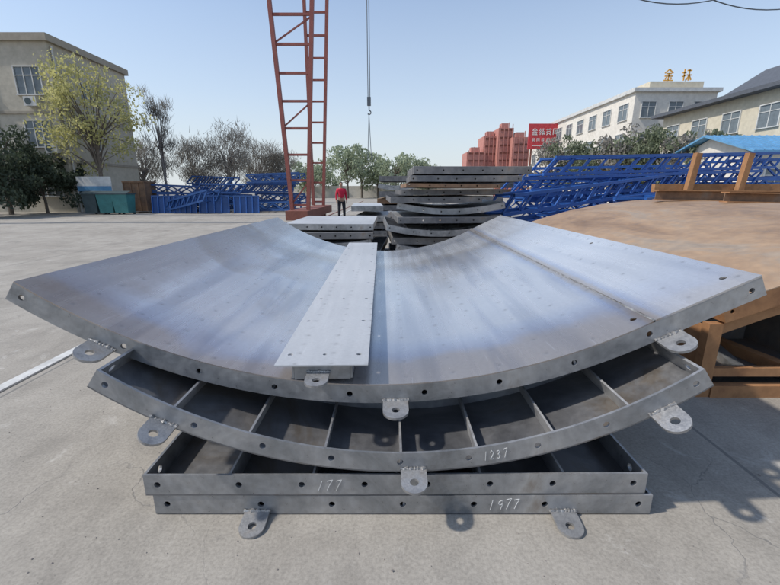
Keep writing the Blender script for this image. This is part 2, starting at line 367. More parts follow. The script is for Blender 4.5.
# ---------------------------------------------------------------- formwork panel
def arc_panel(name,label,loc,R,a0,a1,L,h,skin='top',mats=('skin','flange','rib','inner'),nrib=8,ncross=5,
              holes=7,rot=(0,0,0),group=None,seam=None,cat='steel panel',n=40,skinholes=(),detail=True,endholes=4):
    a0,a1=R_(a0),R_(a1); ri=R-h; ts=.007; tf=.013
    t=thing(name,label,cat,loc,rot,group)
    uvf=lambda co: (R*math.atan2(co.x,R-co.z),co.y)
    if skin=='top':
        segs=[(a0,a1)] if seam is None else [(a0,R_(seam)),(R_(seam)+.0016,a1)]
        for i,(b0,b1) in enumerate(segs):
            mb=MB()
            mb.sector(ri-(.003 if i else 0),ri+ts,b0,b1,-.001*i,L,R,n if i==0 else 10)
            o=mb.build('skin_plate',mats[0] if i==0 else 'skin2',t,uvf)
            hs=[q for q in skinholes if b0<R_(q[0])<b1]
            if hs:
                cb=MB()
                for aa,yy in hs:
                    aa=R_(aa); d=Vector((math.sin(aa),0,-math.cos(aa))); c=Vector((0,yy,R))
                    cb.tube([c+d*(ri-.05),c+d*(ri+.05)],.017,14)
                cut(o,cb)
        if seam is not None:
            d=Vector((math.sin(R_(seam)),0,-math.cos(R_(seam)))); mb=MB(); pts=[];rs=[]
            for k in range(90): pts.append(Vector((0,.0+L*k/89,R))+d*(ri+.002)); rs.append(random.uniform(.004,.008))
            mb.tube(pts,rs,6); mb.build('weld_seam','weld',t)
        f0,f1=ri+ts,R
    else:
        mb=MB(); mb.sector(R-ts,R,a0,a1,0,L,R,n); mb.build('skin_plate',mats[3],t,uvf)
        f0,f1=ri,R-ts
    for y0,nm in ((0,'front_flange'),(L-tf,'rear_flange')):
        mb=MB(); mb.sector(f0,f1,a0,a1,y0,y0+tf,R,n)
        o=mb.build(nm,mats[1],t)
        if y0==0 and holes:
            cb=MB(); rm=(f0+f1)/2
            for k in range(holes):
                aa=a0+(a1-a0)*(k+.5)/holes
                if k==0: aa=a0+.05/R*1.3
                if k==holes-1: aa=a1-.05/R*1.3
                c=Vector((rm*math.sin(aa),0,R-rm*math.cos(aa)))
                cb.tube([c+Vector((0,-.05,0)),c+Vector((0,.05,0))],.016,14)
            cut(o,cb)
    da=tf/R
    for s_,b0 in ((0,a0),(1,a1-da)):
        mb=MB(); mb.sector(f0,f1,b0,b0+da,tf,L-tf,R,1); o=mb.build('end_flange',mats[1],t)
        if endholes and detail:
            cb=MB(); am=b0+da/2; tdir=Vector((math.cos(am),0,math.sin(am))); rm=(f0+f1)/2
            for k in range(endholes):
                yy=.12+(L-.24)*k/max(1,endholes-1); c=Vector((rm*math.sin(am),yy,R-rm*math.cos(am)))
                cb.tube([c-tdir*.05,c+tdir*.05],.02,12)
            cut(o,cb)
    dr=.011/R
    for k in range(1,nrib):
        aa=a0+(a1-a0)*k/nrib
        mb=MB()
        if skin=='top': mb.sector(f0-.001,f1-.012,aa,aa+dr,tf,L-tf,R,1)
        else: mb.sector(f0+.006,f1+.001,aa,aa+dr,tf,L-tf,R,1)
        mb.build('rib',mats[2],t)
    for k in range(1,ncross):
        yy=L*k/ncross
        mb=MB()
        if skin=='top': mb.sector(f0-.002,f1-.03,a0+da,a1-da,yy,yy+.01,R,n)
        else: mb.sector(f0+.022,f1+.002,a0+da,a1-da,yy,yy+.01,R,n)
        mb.build('cross_rib',mats[2],t)
    return t
def straighten(root,R,seam,ref):
    """beyond the seam the panel runs on straight, tangent to the arc with a slight extra fold"""
    s0=R_(seam); d=Vector((math.sin(s0),0,-math.cos(s0))); fold=s0-R_(2.2); tg=Vector((math.cos(fold),0,math.sin(fold))); c=Vector((0,0,R))
    nd=Vector((math.sin(fold),0,-math.cos(fold)))
    for o in root.children_recursive:
        if o.type!='MESH': continue
        for v in o.data.vertices:
            a=math.atan2(v.co.x,R-v.co.z)
            if a>s0+.001:
                r=math.hypot(v.co.x,R-v.co.z); base=c+d*ref
                p=base+tg*(ref*(a-s0))+nd*(r-ref)
                v.co=(p.x,v.co.y,p.z)
        o.data.update()
DG={'1':[[(.40,0),(.48,.5),(.55,1)]],'7':[[(.05,.88),(.4,.95),(.85,1),(.55,.5),(.35,0)]],'9':[[(.80,.92),(.50,1.0),(.18,.88),(.15,.66),(.42,.52),(.78,.66),(.80,.92),(.74,.45),(.62,.0)]],
    '3':[[(.1,.95),(.5,1),(.7,.8),(.35,.55),(.8,.35),(.5,0),(.1,.1)]],'2':[[(.1,.8),(.4,1),(.75,.75),(.45,.35),(.1,0),(.85,.05)]]}
def chalk(parent,txt,x,z,h,y=-.0015,sl=.15,rot=0,seed=1):
    mb=MB(); rc=random.Random(seed)
    for i,ch in enumerate(txt):
        oz=rc.uniform(-.08,.08)*h; hh=h*rc.uniform(.9,1.12); ox=rc.uniform(-.06,.06)
        for st in DG[ch]:
            pts=[]
            for (a,b) in st:
                X=(i*.88+ox+(a+rc.uniform(-.02,.02))*.68+b*sl)*h*.8; Z=b*hh+oz
                pts.append((x+X*math.cos(rot)-Z*math.sin(rot),y,z+X*math.sin(rot)+Z*math.cos(rot)))
            for p,q in zip(pts,pts[1:]): mb.bar(p,q,.002,rc.uniform(.0020,.0030),(0,1,0)) if False else mb.bar(p,q,rc.uniform(.0020,.0030),.002,(0,1,0))
    return mb.build('chalk_number','chalk',parent)

# ============================ FRONT STACK ============================
A=arc_panel('formwork_panel','flat grey frame panel lying on the concrete, bottom of the front stack',(.065,1.69,.002),400,-.1797,.1797,4.6,.112,'bottom',nrib=6,ncross=5,holes=7)
lug(A,-.735,0,.02,0,.125,.09,tilt=R_(6)); lug(A,.81,0,.02,0,.125,.09,tilt=R_(6))
chalk(A,'1977',.43,.03,.058,seed=3)
B=arc_panel('formwork_panel','flat grey open frame panel, second up in the front stack, chalk marked 177',(.03,1.69,.118),400,-.179,.179,4.6,.118,'bottom',nrib=6,ncross=8,holes=8,rot=(0,0,R_(.3)))
chalk(B,'177',-.40,.028,.062,sl=.3,seed=4)
P2=arc_panel('formwork_panel','curved open ribbed steel panel, compartments facing up, third up in the front stack',(.045,1.69,.253),2.52,-35.2,35.4,4.6,.105,'bottom',nrib=8,ncross=8,holes=9)
for xx in (-1.12,.07,1.24):
    a=math.asin(xx/2.52); lug(P2,xx,0,2.52-2.52*math.cos(a)+.015,a,.125,.085,tilt=R_(8))
chalk(P2,'1237',.41,.062,.046,rot=R_(11),seed=5)
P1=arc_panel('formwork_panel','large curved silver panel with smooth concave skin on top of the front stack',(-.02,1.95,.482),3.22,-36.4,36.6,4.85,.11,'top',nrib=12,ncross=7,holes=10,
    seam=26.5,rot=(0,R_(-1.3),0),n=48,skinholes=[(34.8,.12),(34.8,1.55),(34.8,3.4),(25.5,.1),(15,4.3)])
for xx in (-1.47,.05):
    a=math.asin(xx/3.22); lug(P1,xx,0,3.22-3.22*math.cos(a)+.012,a,.135,.09,tilt=R_(6))
straighten(P1,3.22,26.5,3.11)
a=R_(24.3); lug(P1,1.47,0,3.22-3.22*math.cos(R_(26.5))-.012+.025,a,.135,.09,tilt=R_(6))
SP=thing('perforated_strip','long flat steel strip with bolt holes lying lengthwise on the big curved panel','steel strip',(-.36,1.93,.655),(0,0,R_(1.2)))
mb=MB(); mb.box(-.245,.245,0,5.0,.05,.058)
o=mb.build('top_plate','strip',SP,lambda co:(co.x*1.0+.4,co.y+.6))
cb=MB()
for k in range(9):
    for xx in (-.19,.19):
        yy=.14+k*.59; cb.tube([(xx,yy,.0),(xx,yy,.1)],.015,12)
    if k%2==0: cb.tube([(.0,.14+k*.59,.0),(.0,.14+k*.59,.1)],.011,12)
cut(o,cb)
for xx in (-.16,.15):
    mb=MB(); mb.box(xx,xx+.01,.03,4.97,-.03,.049); mb.build('side_web','flange',SP)
mb=MB(); mb.box(-.149,.149,.03,.04,-.035,.049); o=mb.build('end_plate','flange',SP)
lug(SP,-.02,.03,-.0,0,.12,.085,tilt=R_(4))
mb=MB(); mb.box(-.149,.149,2.5,2.51,-.03,.049); mb.build('cross_rib','rib',SP)

# ============================ STACKS BEHIND ============================
ordn=['lowest','second up','third up','fourth up','fifth up','sixth up','seventh up','eighth up','ninth up','tenth up','eleventh up']
def stack(where,x,Y,wd,L,layers,z=0,rz=0,group=None):
    n=len(layers)
    for i,(kind,h,gap,dx,ws) in enumerate(layers):
        z+=gap; W=wd*ws
        lab='%s panel, %s in the %s'%({'g':'grey steel','r':'rust brown steel','c':'curved grey steel','p':'pale grey steel'}[kind],
              'lowest' if i==0 else ('topmost' if i==n-1 else ordn[i]),where)
        if kind=='c': Rr=5.0
        else: Rr=200
        hw=math.degrees(math.asin(W/2/Rr))
        mats={'g':('stocktop','stockdark','stockdark','inner'),'r':('rustskin','rust','rust','rust'),'c':('stocktop','flange','stockdark','inner'),'p':('strip','flange','rib','inner')}[kind]
        arc_panel('stacked_panel',lab,(x+dx+random.uniform(-.09,.09),Y+random.uniform(-.2,.2),z),Rr,-hw,hw,L,h,random.choice(['top','top','bottom']) if kind!='p' else 'top',mats,nrib=5,ncross=4,holes=6,
            rot=(0,R_(random.uniform(-.6,.6)),R_(rz+random.uniform(-4,4))),group=group,n=12,detail=False)
        z+=h+(.012 if kind!='c' else .03)
stack('low stack before the person in red',-1.25,8.6,1.9,2.6,[('g',.14,0.01,0,1),('g',.14,.03,.05,1),('c',.13,.03,-.03,.97),('g',.14,.06,0,1),('p',.13,.03,.02,.98)],group='panels in the low middle stack')
stack('tall middle stack behind the curved panels',1.15,8.7,2.3,2.6,[('g',.14,0.01,0,1),('c',.14,.03,.05,1),('g',.14,.09,-.03,.97),('c',.13,.03,0,1),('g',.13,.11,.02,.95),('c',.13,.03,.1,1.02),('g',.12,.10,-.1,.85),('g',.11,.03,.15,.95),('r',.08,.02,.25,.85),('g',.12,.03,.45,1.0),('g',.15,.02,.5,1.05)],group='panels in the tall middle stack')
stack('far stack left of the blue trusses',3.0,14.5,2.4,3,[('g',.2,0.01,0,1),('r',.2,.05,0,1),('g',.2,.05,.1,1),('c',.2,.05,0,1),('g',.2,.13,-.1,.9),('r',.2,.05,.1,1),('g',.2,.04,.2,1.0),('r',.2,.04,.0,.9)],group='panels in the far right stack')
stack('far stack right of the person in red',-.7,14.2,1.1,3,[('g',.2,0.01,0,1),('g',.2,.05,.05,1),('c',.2,.05,0,1),('p',.18,.12,0,1)],group='panels in the far left stack')
stack('distant stack under the hoist cable',.3,24,2.2,4,[('g',.3,0.02,0,1),('g',.3,.08,.05,1),('r',.3,.08,0,1),('g',.3,.08,.1,.9),('c',.25,.08,0,1),('g',.3,.2,0,.9)],group='panels in the distant stack')

# ============================ RUSTY STACK AT RIGHT ============================
AR,AX,AT=8.0,5.6,1.41
def arcz(x,off=.0): return AT-AR+math.sqrt((AR-off)**2-(x-AX)**2)
arc_panel('rusty_formwork','wide arched tan brown rusty panel with folded bands, topping the rusty pile',(AX,2.85,AT),AR,-20,23.1,5.6,.15,'bottom',('rustskin','rustorange','rustdark','rustskin'),nrib=9,ncross=6,holes=14,rot=(0,math.pi,0),n=9)
bx=thing('rusty_box_frame','deep open orange brown box frame reaching the ground under the arched rusty panel','steel frame',(2.46,2.88,0))
ox=2.46
mb=MB(); mb.poly([(0,.08,.0),(.012,.08,.0),(.012,.08,arcz(ox,.15)-.03),(0,.08,arcz(ox,.15)-.03)],(0,5.2,0)); o=mb.build('side_plate','rustorange',bx)
for yy in (0,1.7,3.4,5.2):
    mb=MB(); mb.box(-.03,.075,yy,yy+.075,0,arcz(ox+.06,.15)-.02); mb.build('corner_post' if yy in(0,5.2) else 'stiffener','rustorange',bx)
xs=[.08+i*.3 for i in range(16)]
mb=MB()
for a,b_ in zip(xs,xs[1:]): mb.poly([(a,0.01,arcz(ox+a,.15)-.11),(b_,0.01,arcz(ox+b_,.15)-.11),(b_,0.01,arcz(ox+b_,.15)-.022),(a,0.01,arcz(ox+a,.15)-.022)],(0,.05,0))
mb.build('curved_rim','rustorange',bx)
mb=MB(); mb.box(.08,4.8,-.01,.06,.0,.10); mb.build('bottom_rail','rustorange',bx)
mb=MB(); mb.box(.08,4.8,.02,.07,.17,.24); mb.build('middle_rail','rustorange',bx)
for xx in (1.1,2.3,3.5):
    mb=MB(); mb.box(xx,xx+.07,.0,.06,.101,.169) ; mb.box(xx,xx+.07,.0,.06,.241,arcz(ox+xx,.15)-.12); mb.build('post','rustorange',bx)
    mb=MB(); mb.box(xx+.02,xx+.035,.08,5.1,.0,arcz(ox+xx,.15)-.06); mb.build('partition','rustdark',bx)
for yy in (.9,1.9,2.9,3.9,5.1):
    mb=MB(); mb.box(.08,1.09,yy,yy+.012,0,.36); mb.build('cross_plate','rustdark',bx)
mb=MB(); mb.box(.08,4.7,.08,5.1,.14,.15); mb.build('shelf_plate','rustdark',bx)
for i,(x,y,z,rz,lab) in enumerate([(2.62,3.0,.152,4,'rusty flat bar lying nearest the corner inside the open rusty box frame'),(2.80,3.02,.152,-20,'skewed grey flat bar lying inside the open rusty box frame'),(3.15,2.98,.152,8,'rusty flat bar lying farthest right inside the open rusty box frame')]):
    mb=MB(); mb.box(0,.09,0,.7,0,.03+.03*i); o=mb.build('flat_bar',['rust','flange','rustorange'][i]); o.location=(x,y,z); o.rotation_euler=(0,0,R_(rz)); tag(o,lab,'steel bar')
def ibeam(label,loc,L,h,w_,rot,mat='rustorange',group=None):
    t=thing('i_beam',label,'steel beam',loc,rot,group)
    mb=MB(); mb.box(0,L,-w_/2,w_/2,0,.02); mb.build('flange',mat,t)
    mb=MB(); mb.box(0,L,-w_/2,w_/2,h-.02,h); mb.build('flange',mat,t)
    mb=MB(); mb.box(0,L,-.008,.008,.0201,h-.0201); mb.build('web','rust',t)
    return t
ibeam('orange rusty beam lying across the arched rusty panel, nearer one',(5.2,6.4,1.41),3.4,.16,.16,(0,R_(1.0),R_(3)))
ibeam('orange rusty beam lying across the arched rusty panel, farther one',(4.9,7.6,1.41),3.8,.19,.16,(0,R_(.5),R_(-2)))
fr=thing('upright_frame','rusty orange frame with two upright posts behind the arched rusty panel','steel frame',(6.25,8.9,0))
for xx in (0.,1.1):
    mb=MB(); mb.bar((xx,0,0),(xx+.25,.0,2.35),.12,.12); mb.build('post','rustorange',fr)
mb=MB(); mb.box(-.5,4.5,.08,.2,1.55,1.72); mb.build('rail','rustorange',fr)
mb=MB(); mb.box(-.5,4.5,.08,.2,.5,.7); mb.build('rail','rustorange',fr)

# ============================ BLUE TRUSSES ============================
def truss(label,loc,L,w_,h,nb,rot,group=None,ch=.08,sk=0,mat='blue',lace=.05):
    t=thing('lattice_truss',label,'truss',loc,rot,group)
    for y in (-w_/2,w_/2):
        for z in (ch/2,h-ch/2):
            s=sk if z>h/2 else 0
            mb=MB(); mb.bar((s,y,z),(L+s,y,z),ch); mb.build('chord',mat,t)
    for y in (-w_/2,w_/2):
        mb=MB()
        for k in range(nb):
            x0=L*k/nb; x1=L*(k+1)/nb
            if sk: mb.bar((x0,y,ch),(x0+sk,y,h-ch),lace)
            else:
                if k%2: mb.bar((x0,y,ch),(x1,y,h-ch),lace)
                else: mb.bar((x0,y,h-ch),(x1,y,ch),lace)
        mb.bar((L,y,ch),(L+sk,y,h-ch),lace)
        mb.build('side_lattice',mat,t)
    for z in (ch/2,h-ch/2):
        mb=MB(); s=sk if z>h/2 else 0
        for k in range(nb):
            x0=L*k/nb+s; x1=L*(k+1)/nb+s; y0=w_/2*(-1)**k
            mb.bar((x0,y0,z),(x1,-y0,z),.045)
        mb.build('cross_lacing',mat,t)
    return t
G='blue trusses piled right of the panel stacks'
pA=truss('blue lattice girder lowest in the pile behind the rusty panels',(4.2,12.6,0),9,.8,.66,13,(0,0,R_(8)),G)
pB=truss('blue slanted ladder truss sloping down from the pile toward the tall panel stack',(2.65,10.4,.95),8.6,.7,.52,15,(0,R_(-5.5),R_(24)),G,sk=.36)
for pr,loc,rz,ry,lab in [(pA,(4.0,12.5,.66),10,0,'girder second up in the pile behind the rusty panels'),(pA,(3.9,12.6,1.32),9,0,'girder third up in the pile behind the rusty panels'),
    (pB,(2.8,9.8,.35),30,-4,'ladder truss just below the sloping one beside the tall panel stack'),
    (pB,(3.2,11.6,1.40),14,-2,'ladder truss near the top beside the tall panel stack'),
    (pB,(4.2,12.0,1.98),14,-2,'ladder truss topmost in the pile behind the rusty panels'),
    (pA,(6.2,10.6,.75),30,-3,'girder lying diagonally in front of the pile behind the rusty panels'),
    (pB,(3.4,10.6,.02),40,-7,'ladder truss lowest beside the tall panel stack, tilted up'),
    (pA,(10.5,15.0,.0),6,0,'girder lowest of the farther pile below the blue shed'),(pA,(10.3,15.2,.67),4,0,'girder second up of the farther pile below the blue shed'),
    (pB,(10.6,15.1,1.35),8,0,'ladder truss third up of the farther pile below the blue shed'),(pA,(11.0,14.2,1.9),10,-2,'girder topmost of the farther pile below the blue shed'),
    (pA,(5.0,18.5,.0),3,0,'girder lowest of the pile behind the far grey stack'),(pA,(4.8,18.6,.67),1,0,'girder second up of the pile behind the far grey stack'),(pB,(5.1,18.4,1.34),2,0,'ladder truss third up of the pile behind the far stack'),(pA,(4.9,18.7,1.87),-1,-1,'girder topmost of the pile behind the far grey stack')]:
    dup(pr,loc,(0,R_(ry),R_(rz)),'blue '+lab)
GL='blue trusses piled left of the red gantry'
pl=truss('blue lattice frame lowest in the pile beside the rusty container at left',(-17.6,31,0),4.0,1.6,.66,6,(0,0,R_(2)),GL,ch=.12,mat='bluedark',lace=.09)
pl2=truss('blue slanted frame leaning on the front of the left blue row',(-15.6,29.3,.1),3.6,1.2,.7,7,(0,R_(-12),R_(-20)),GL,ch=.12,sk=.5,mat='bluedark',lace=.09)
piles=[(-17.6,31,3,'beside the rusty container at left'),(-14.0,30.5,3,'in the middle of the blue row at left'),(-11.0,31.5,4,'nearest the red gantry leg at left'),(-16.5,35.5,4,'at the left rear of the blue row'),(-12,36,4,'at the right rear of the blue row')]
on=['lowest','second up','third up','fourth up','fifth up']
for i,(x,y,n,wh) in enumerate(piles):
    for k in range(n):
        if i==0 and k==0: continue
        dup(pl if (k+i)%3 else pl2,(x+random.uniform(-.5,.5),y+random.uniform(-.3,.3),k*.68+.02),(0,R_(random.uniform(-4,4)),R_(random.uniform(-18,18))),'blue lattice frame %s in the pile %s'%(on[k],wh))
for i,(px,wd,lab) in enumerate([(165,1.6,'solid blue steel sheet frame standing nearest the rusty container'),(186,1.5,'solid blue steel sheet frame standing second from the rusty container'),(215,2.0,'solid blue steel sheet frame standing in front of the middle blue pile'),(247,1.7,'solid blue steel sheet frame standing in front of the right blue pile')]):
    t=thing('sheeted_frame',lab,'steel frame',(gx(px,28.6),28.6,0),(R_(-8),0,R_(random.uniform(-6,6))))
    mb=MB(); mb.box(-wd/2,wd/2,0,.05,0,1.15); mb.build('plate','bluedark',t)
    for k in range(5):
        mb=MB(); x=-wd/2+wd*k/4; mb.box(x-.03,x+.03,-.09,-.001,0,1.15); mb.build('stiffener','blue',t)
    mb=MB(); mb.box(-wd/2-.04,wd/2+.04,-.1,.06,1.151,1.22); mb.build('top_rail','bluedark',t)

# ============================ GANTRY ============================
GT=thing('gantry_crane','tall red lattice gantry crane standing behind the panels left of centre','crane',(-3.75,18,0))
ZT=14.6
def leg(y,xb,xt,dx=0,diag=True):
    zb,zt=.75,ZT
    f=lambda s,z: (xb[s]+(xt[s]-xb[s])*(z-zb)/(8.8-zb)+dx)
    for s in (0,1):
        mb=MB(); mb.bar((f(s,zb),y,zb),(f(s,zt),y,zt),.15,.2); mb.build('leg_post','red',GT)
    zs=[zb+.2+i*1.05 for i in range(13)]
    for i,z in enumerate(zs):
        mb=MB(); mb.bar((f(0,z)+.07,y,z),(f(1,z)-.07,y,z),.09); mb.build('rung','red',GT)
        if i<len(zs)-1 and i%3==0 and diag:
            mb=MB(); mb.bar((f(0,z),y+.02,z+.05),(f(1,zs[i+1]),y+.02,zs[i+1]-.05),.055); mb.build('brace','red',GT)
for dx in (0,-25):
    leg(0,(-.55,.15),(-.98,.70),dx); leg(5.4,(-.62,-.05),(-.62,.42),dx,False)
    mb=MB(); mb.box(-.62+dx,.30+dx,-1.0,6.2,.35,.74); mb.build('base_beam','reddk',GT)
    for yy in (-.6,.4,5.0,5.8):
        mb=MB(); mb.tube([(dx-.3,yy,.2),(dx-.02,yy,.2)],.2,18); mb.build('wheel','reddk',GT)
for yy in (0,5.4):
    mb=MB(); mb.box(-27,5,yy-.2,yy+.2,ZT+.05,ZT+.2); mb.box(-27,5,yy-.2,yy+.2,ZT+1.2,ZT+1.35)
    for k in range(32): mb.bar((-27+k,yy,ZT+(.2 if k%2 else 1.2)),(-26+k,yy,ZT+(1.2 if k%2 else .2)),.1)
    mb.build('girder','red',GT)
mb=MB(); mb.box(2.2,3.4,-.5,5.9,ZT+1.36,ZT+2); mb.build('trolley','reddk',GT)
rail=MB(); rail.box(-3.95,-3.87,14,60,.002,.03); tag(rail.build('crane_rail','reddk'),'steel rail in the concrete under the red gantry base','rail')
hk=thing('hoist_hook','dark hook block hanging on thin wire cable in mid air right of the gantry','hook',(-1.0,20.5,0))
mb=MB(); mb.tube([(-.035,0,ZT+1.3),(-.035,0,5.8)],.02,5); mb.tube([(.055,0,ZT+1.3),(.055,0,5.8)],.02,5); mb.build('cable','cable',hk)
mb=MB(); mb.box(-.075,.095,-.08,.08,5.45,5.82); mb.build('hook_block','cable',hk)
mb=MB(); pts=[(0.01,0,5.45),(0.01,0,5.25)]+[(.01+.085*math.sin(t*.5),0,5.16+.085*math.cos(t*.5)-.01) for t in range(1,9)]; mb.tube(pts,.03,6); mb.build('hook','cable',hk)
mb=MB(); mb.tube([(0,0,5.1),(-.08,0,3.0)],.016,5); mb.tube([(0,0,5.1),(.10,0,3.0)],.016,5); mb.build('sling','cable',hk)

# ============================ BUILDINGS ============================
def window(parent,c,w_,h,face,mull=1,mat='trim'):
    def B(mb,a0,a1,d0,d1,z0,z1):
        if face=='y': mb.box(c[0]+a0,c[0]+a1,c[1]-d1,c[1]-d0,c[2]+z0,c[2]+z1)
        elif face=='x+': mb.box(c[0]+d0,c[0]+d1,c[1]+a0,c[1]+a1,c[2]+z0,c[2]+z1)
        else: mb.box(c[0]-d1,c[0]-d0,c[1]+a0,c[1]+a1,c[2]+z0,c[2]+z1)
    f=MB(); t=.07
    B(f,-w_/2-t,-w_/2,.0,.10,-h/2,h/2); B(f,w_/2,w_/2+t,.0,.10,-h/2,h/2)
    B(f,-w_/2-t,w_/2+t,.0,.11,h/2,h/2+t); B(f,-w_/2-t-.05,w_/2+t+.05,.0,.16,-h/2-t,-h/2)
    for k in range(1,mull+1): B(f,-w_/2+w_*k/(mull+1)-.03,-w_/2+w_*k/(mull+1)+.03,.03,.07,-h/2,h/2)
    B(f,-w_/2,w_/2,.03,.068,h*.18,h*.18+.05)
    fo=f.build('window',mat,parent)
    p=MB(); B(p,-w_/2,w_/2,.005,.028,-h/2,h/2); p.build('pane','glass',fo)
LB=thing('office_building','three storey beige rendered building at far left behind the trees','building',(-28,34,0))
mb=MB(); mb.box(-12,5.0,-4,4.2,0,11.2); mb.build('wall','cream',LB)
mb=MB(); mb.box(-12.2,5.25,-4.25,4.4,11.2,11.65); mb.build('parapet','creamdk',LB)
for z in (3.5,6.7): 
    mb=MB(); mb.box(-12,5.08,-4.08,4.22,z,z+.18); mb.build('string_course','creamdk',LB)
for xx in (4.0,.4,-3.2,-6.8):
    for z in (8.8,5.4,2.0): window(LB,(xx-.6,-4,z),1.7,1.7,'y',2)
for z in (8.8,5.4,2.0): window(LB,(5.0,-1.0,z-.2),1.1,1.2,'x+',1)
for x0,z0 in ((3.1,7.15),(3.9,4.1),(-.4,7.15)):
    mb=MB(); mb.box(x0,x0+.85,-4.45,-4.02,z0,z0+.6); o=mb.build('air_conditioner','trim',LB)
    mb=MB(); mb.tube([(x0+.3,-4.46,z0+.3),(x0+.3,-4.47,z0+.3)],.22,16); mb.build('fan_grille','bindk',o)
mb=MB(); mb.tube([(5.1,-3.7,0),(5.1,-3.7,11)],.06,6); mb.build('drain_pipe','trim',LB)
mb=MB(); mb.box(-9,-6,-2,0,11.66,13.2); mb.build('roof_tank_house','cream',LB)
WB=thing('white_building','long white multi storey building beyond the trees on the right','building',(27,48,0))
mb=MB(); mb.box(0,9,0,34,0,12.0); mb.build('wall','white',WB)
mb=MB(); mb.box(-.3,9.3,-.3,34.3,12.0,12.4); mb.build('parapet','trim',WB)
mb=MB(); mb.box(2,8,1,8,12.41,13.3); mb.build('penthouse','yellowish',WB)
for k in range(9):
    for z in (10.2,7.0,3.8): window(WB,(0,2+k*3.6,z),1.8,1.7,'x-',1)
for xx in (2,5,7.8):
    for z in (10.2,7.0): window(WB,(xx-.4,0,z),1.5,1.6,'y',1)
CB=thing('cream_building','cream two storey building with dark overhanging flat roof at the right edge','building',(28,30,0))
mb=MB(); mb.box(0,9,0,14,0,8.7); mb.build('wall','yellowish',CB)
mb=MB(); mb.add([(-.9,-.8,8.7),(9.5,-.8,8.7),(9.5,14.8,8.7),(-.9,14.8,8.7),(-.9,-.8,9.0),(9.5,-.8,9.7),(9.5,14.8,9.7),(-.9,14.8,9.0)],[(0,3,2,1),(4,5,6,7),(0,1,5,4),(1,2,6,5),(2,3,7,6),(3,0,4,7)]); mb.build('roof','darkroof',CB)
for k in range(4):
    for z in (6.9,3.6): window(CB,(0,1.8+k*3.5,z),1.7,1.6,'x-',1)
mb=MB(); mb.box(-.05,0,0,14,5.1,5.3); mb.build('string_course','trim',CB)
DGB=thing('gabled_building','building with steep dark gable roof behind the cream building at the right edge','building',(40.5,40,0))
mb=MB(); mb.box(-3,6,0,9,0,11.2); mb.build('wall','yellowish',DGB)
mb=MB(); mb.poly([(-3.8,-.5,11.2),(6.8,-.5,11.2),(1.5,-.5,14.6)],(0,10,0)); mb.build('roof','darkroof',DGB)
def glyph(mb,x,y,z,s,face,seed,t=.08):
    def st(a,b,c,d,wd=.11):
        mb.bar((x+a*s,y,z+b*s),(x+c*s,y,z+d*s),wd*s,t,(0,1,0))
    k=seed%4
    if k==0:
        st(.5,1,.1,.65); st(.5,1,.9,.65); st(.25,.62,.75,.62); st(.1,.4,.9,.4); st(.5,.62,.5,.02); st(.05,.02,.95,.02); st(.3,.3,.2,.12); st(.7,.3,.8,.12)
    elif k==1:
        st(.1,.95,.1,.0); st(.1,.95,.9,.95); st(.9,.95,.9,.0); st(.3,.7,.7,.7); st(.3,.45,.7,.45); st(.5,.7,.5,.2); st(.3,.2,.7,.2)
    elif k==2:
        st(.25,1,.25,.0); st(.05,.7,.42,.7); st(.05,.35,.42,.45); st(.5,.9,.95,.9); st(.72,1.0,.72,.0); st(.5,.5,.95,.5); st(.72,.5,.5,.05); st(.72,.5,.97,.05)
    else:
        st(.05,.85,.95,.85); st(.3,1,.3,.7); st(.7,1,.7,.7); st(.2,.55,.8,.55); st(.2,.55,.2,.25); st(.8,.55,.8,.25); st(.2,.25,.8,.25); st(.4,.2,.15,.0); st(.6,.2,.9,.0)
for i,(x_,lab) in enumerate([(30.5,'gold roof sign character on the white building, left one'),(32.5,'gold roof sign character on the white building, right one')]):
    o=thing('roof_letter',lab,'sign letter',(x_,49.2,13.3))
    mb=MB(); glyph(mb,0,0,.12,1.15,'y',i*2); mb.build('character','gold',o)
    mb=MB(); mb.bar((.55,.1,0),(.55,.1,.3),.05); mb.build('bracket','trim',o)
o=thing('roof_letter','gold roof sign character above the dark gable at the right edge','sign letter',(40.3,39.3,13.7))
mb=MB(); glyph(mb,0,0,.3,1.2,'y',3); mb.build('character','gold',o); mb=MB(); mb.bar((.6,.1,-.6),(.6,.1,.4),.05); mb.build('bracket','trim',o)
SG=thing('red_billboard','red rectangular billboard with white characters at the far end of the white building','sign',(25.1,69,8.0))
mb=MB(); mb.box(-2.7,2.4,0,.15,0,3.9); mb.build('board','signred',SG)
mb=MB()
for k in range(4): glyph(mb,-2.2+k*1.12,-.05,2.2,.95,'y',[0,2,3,1][k],.04)
for k in range(6): glyph(mb,-2.1+k*.75,-.05,1.2,.5,'y',[3,1,2,0,2,1][k],.04)
mb.box(-2.0,1.7,-.06,-.02,.5,.6)
mb.build('lettering','signwhite',SG)
for xx in (-2,2):
    mb=MB(); mb.box(xx-.12,xx+.12,.16,.4,-8.0,3.2); mb.build('post','reddk',SG)
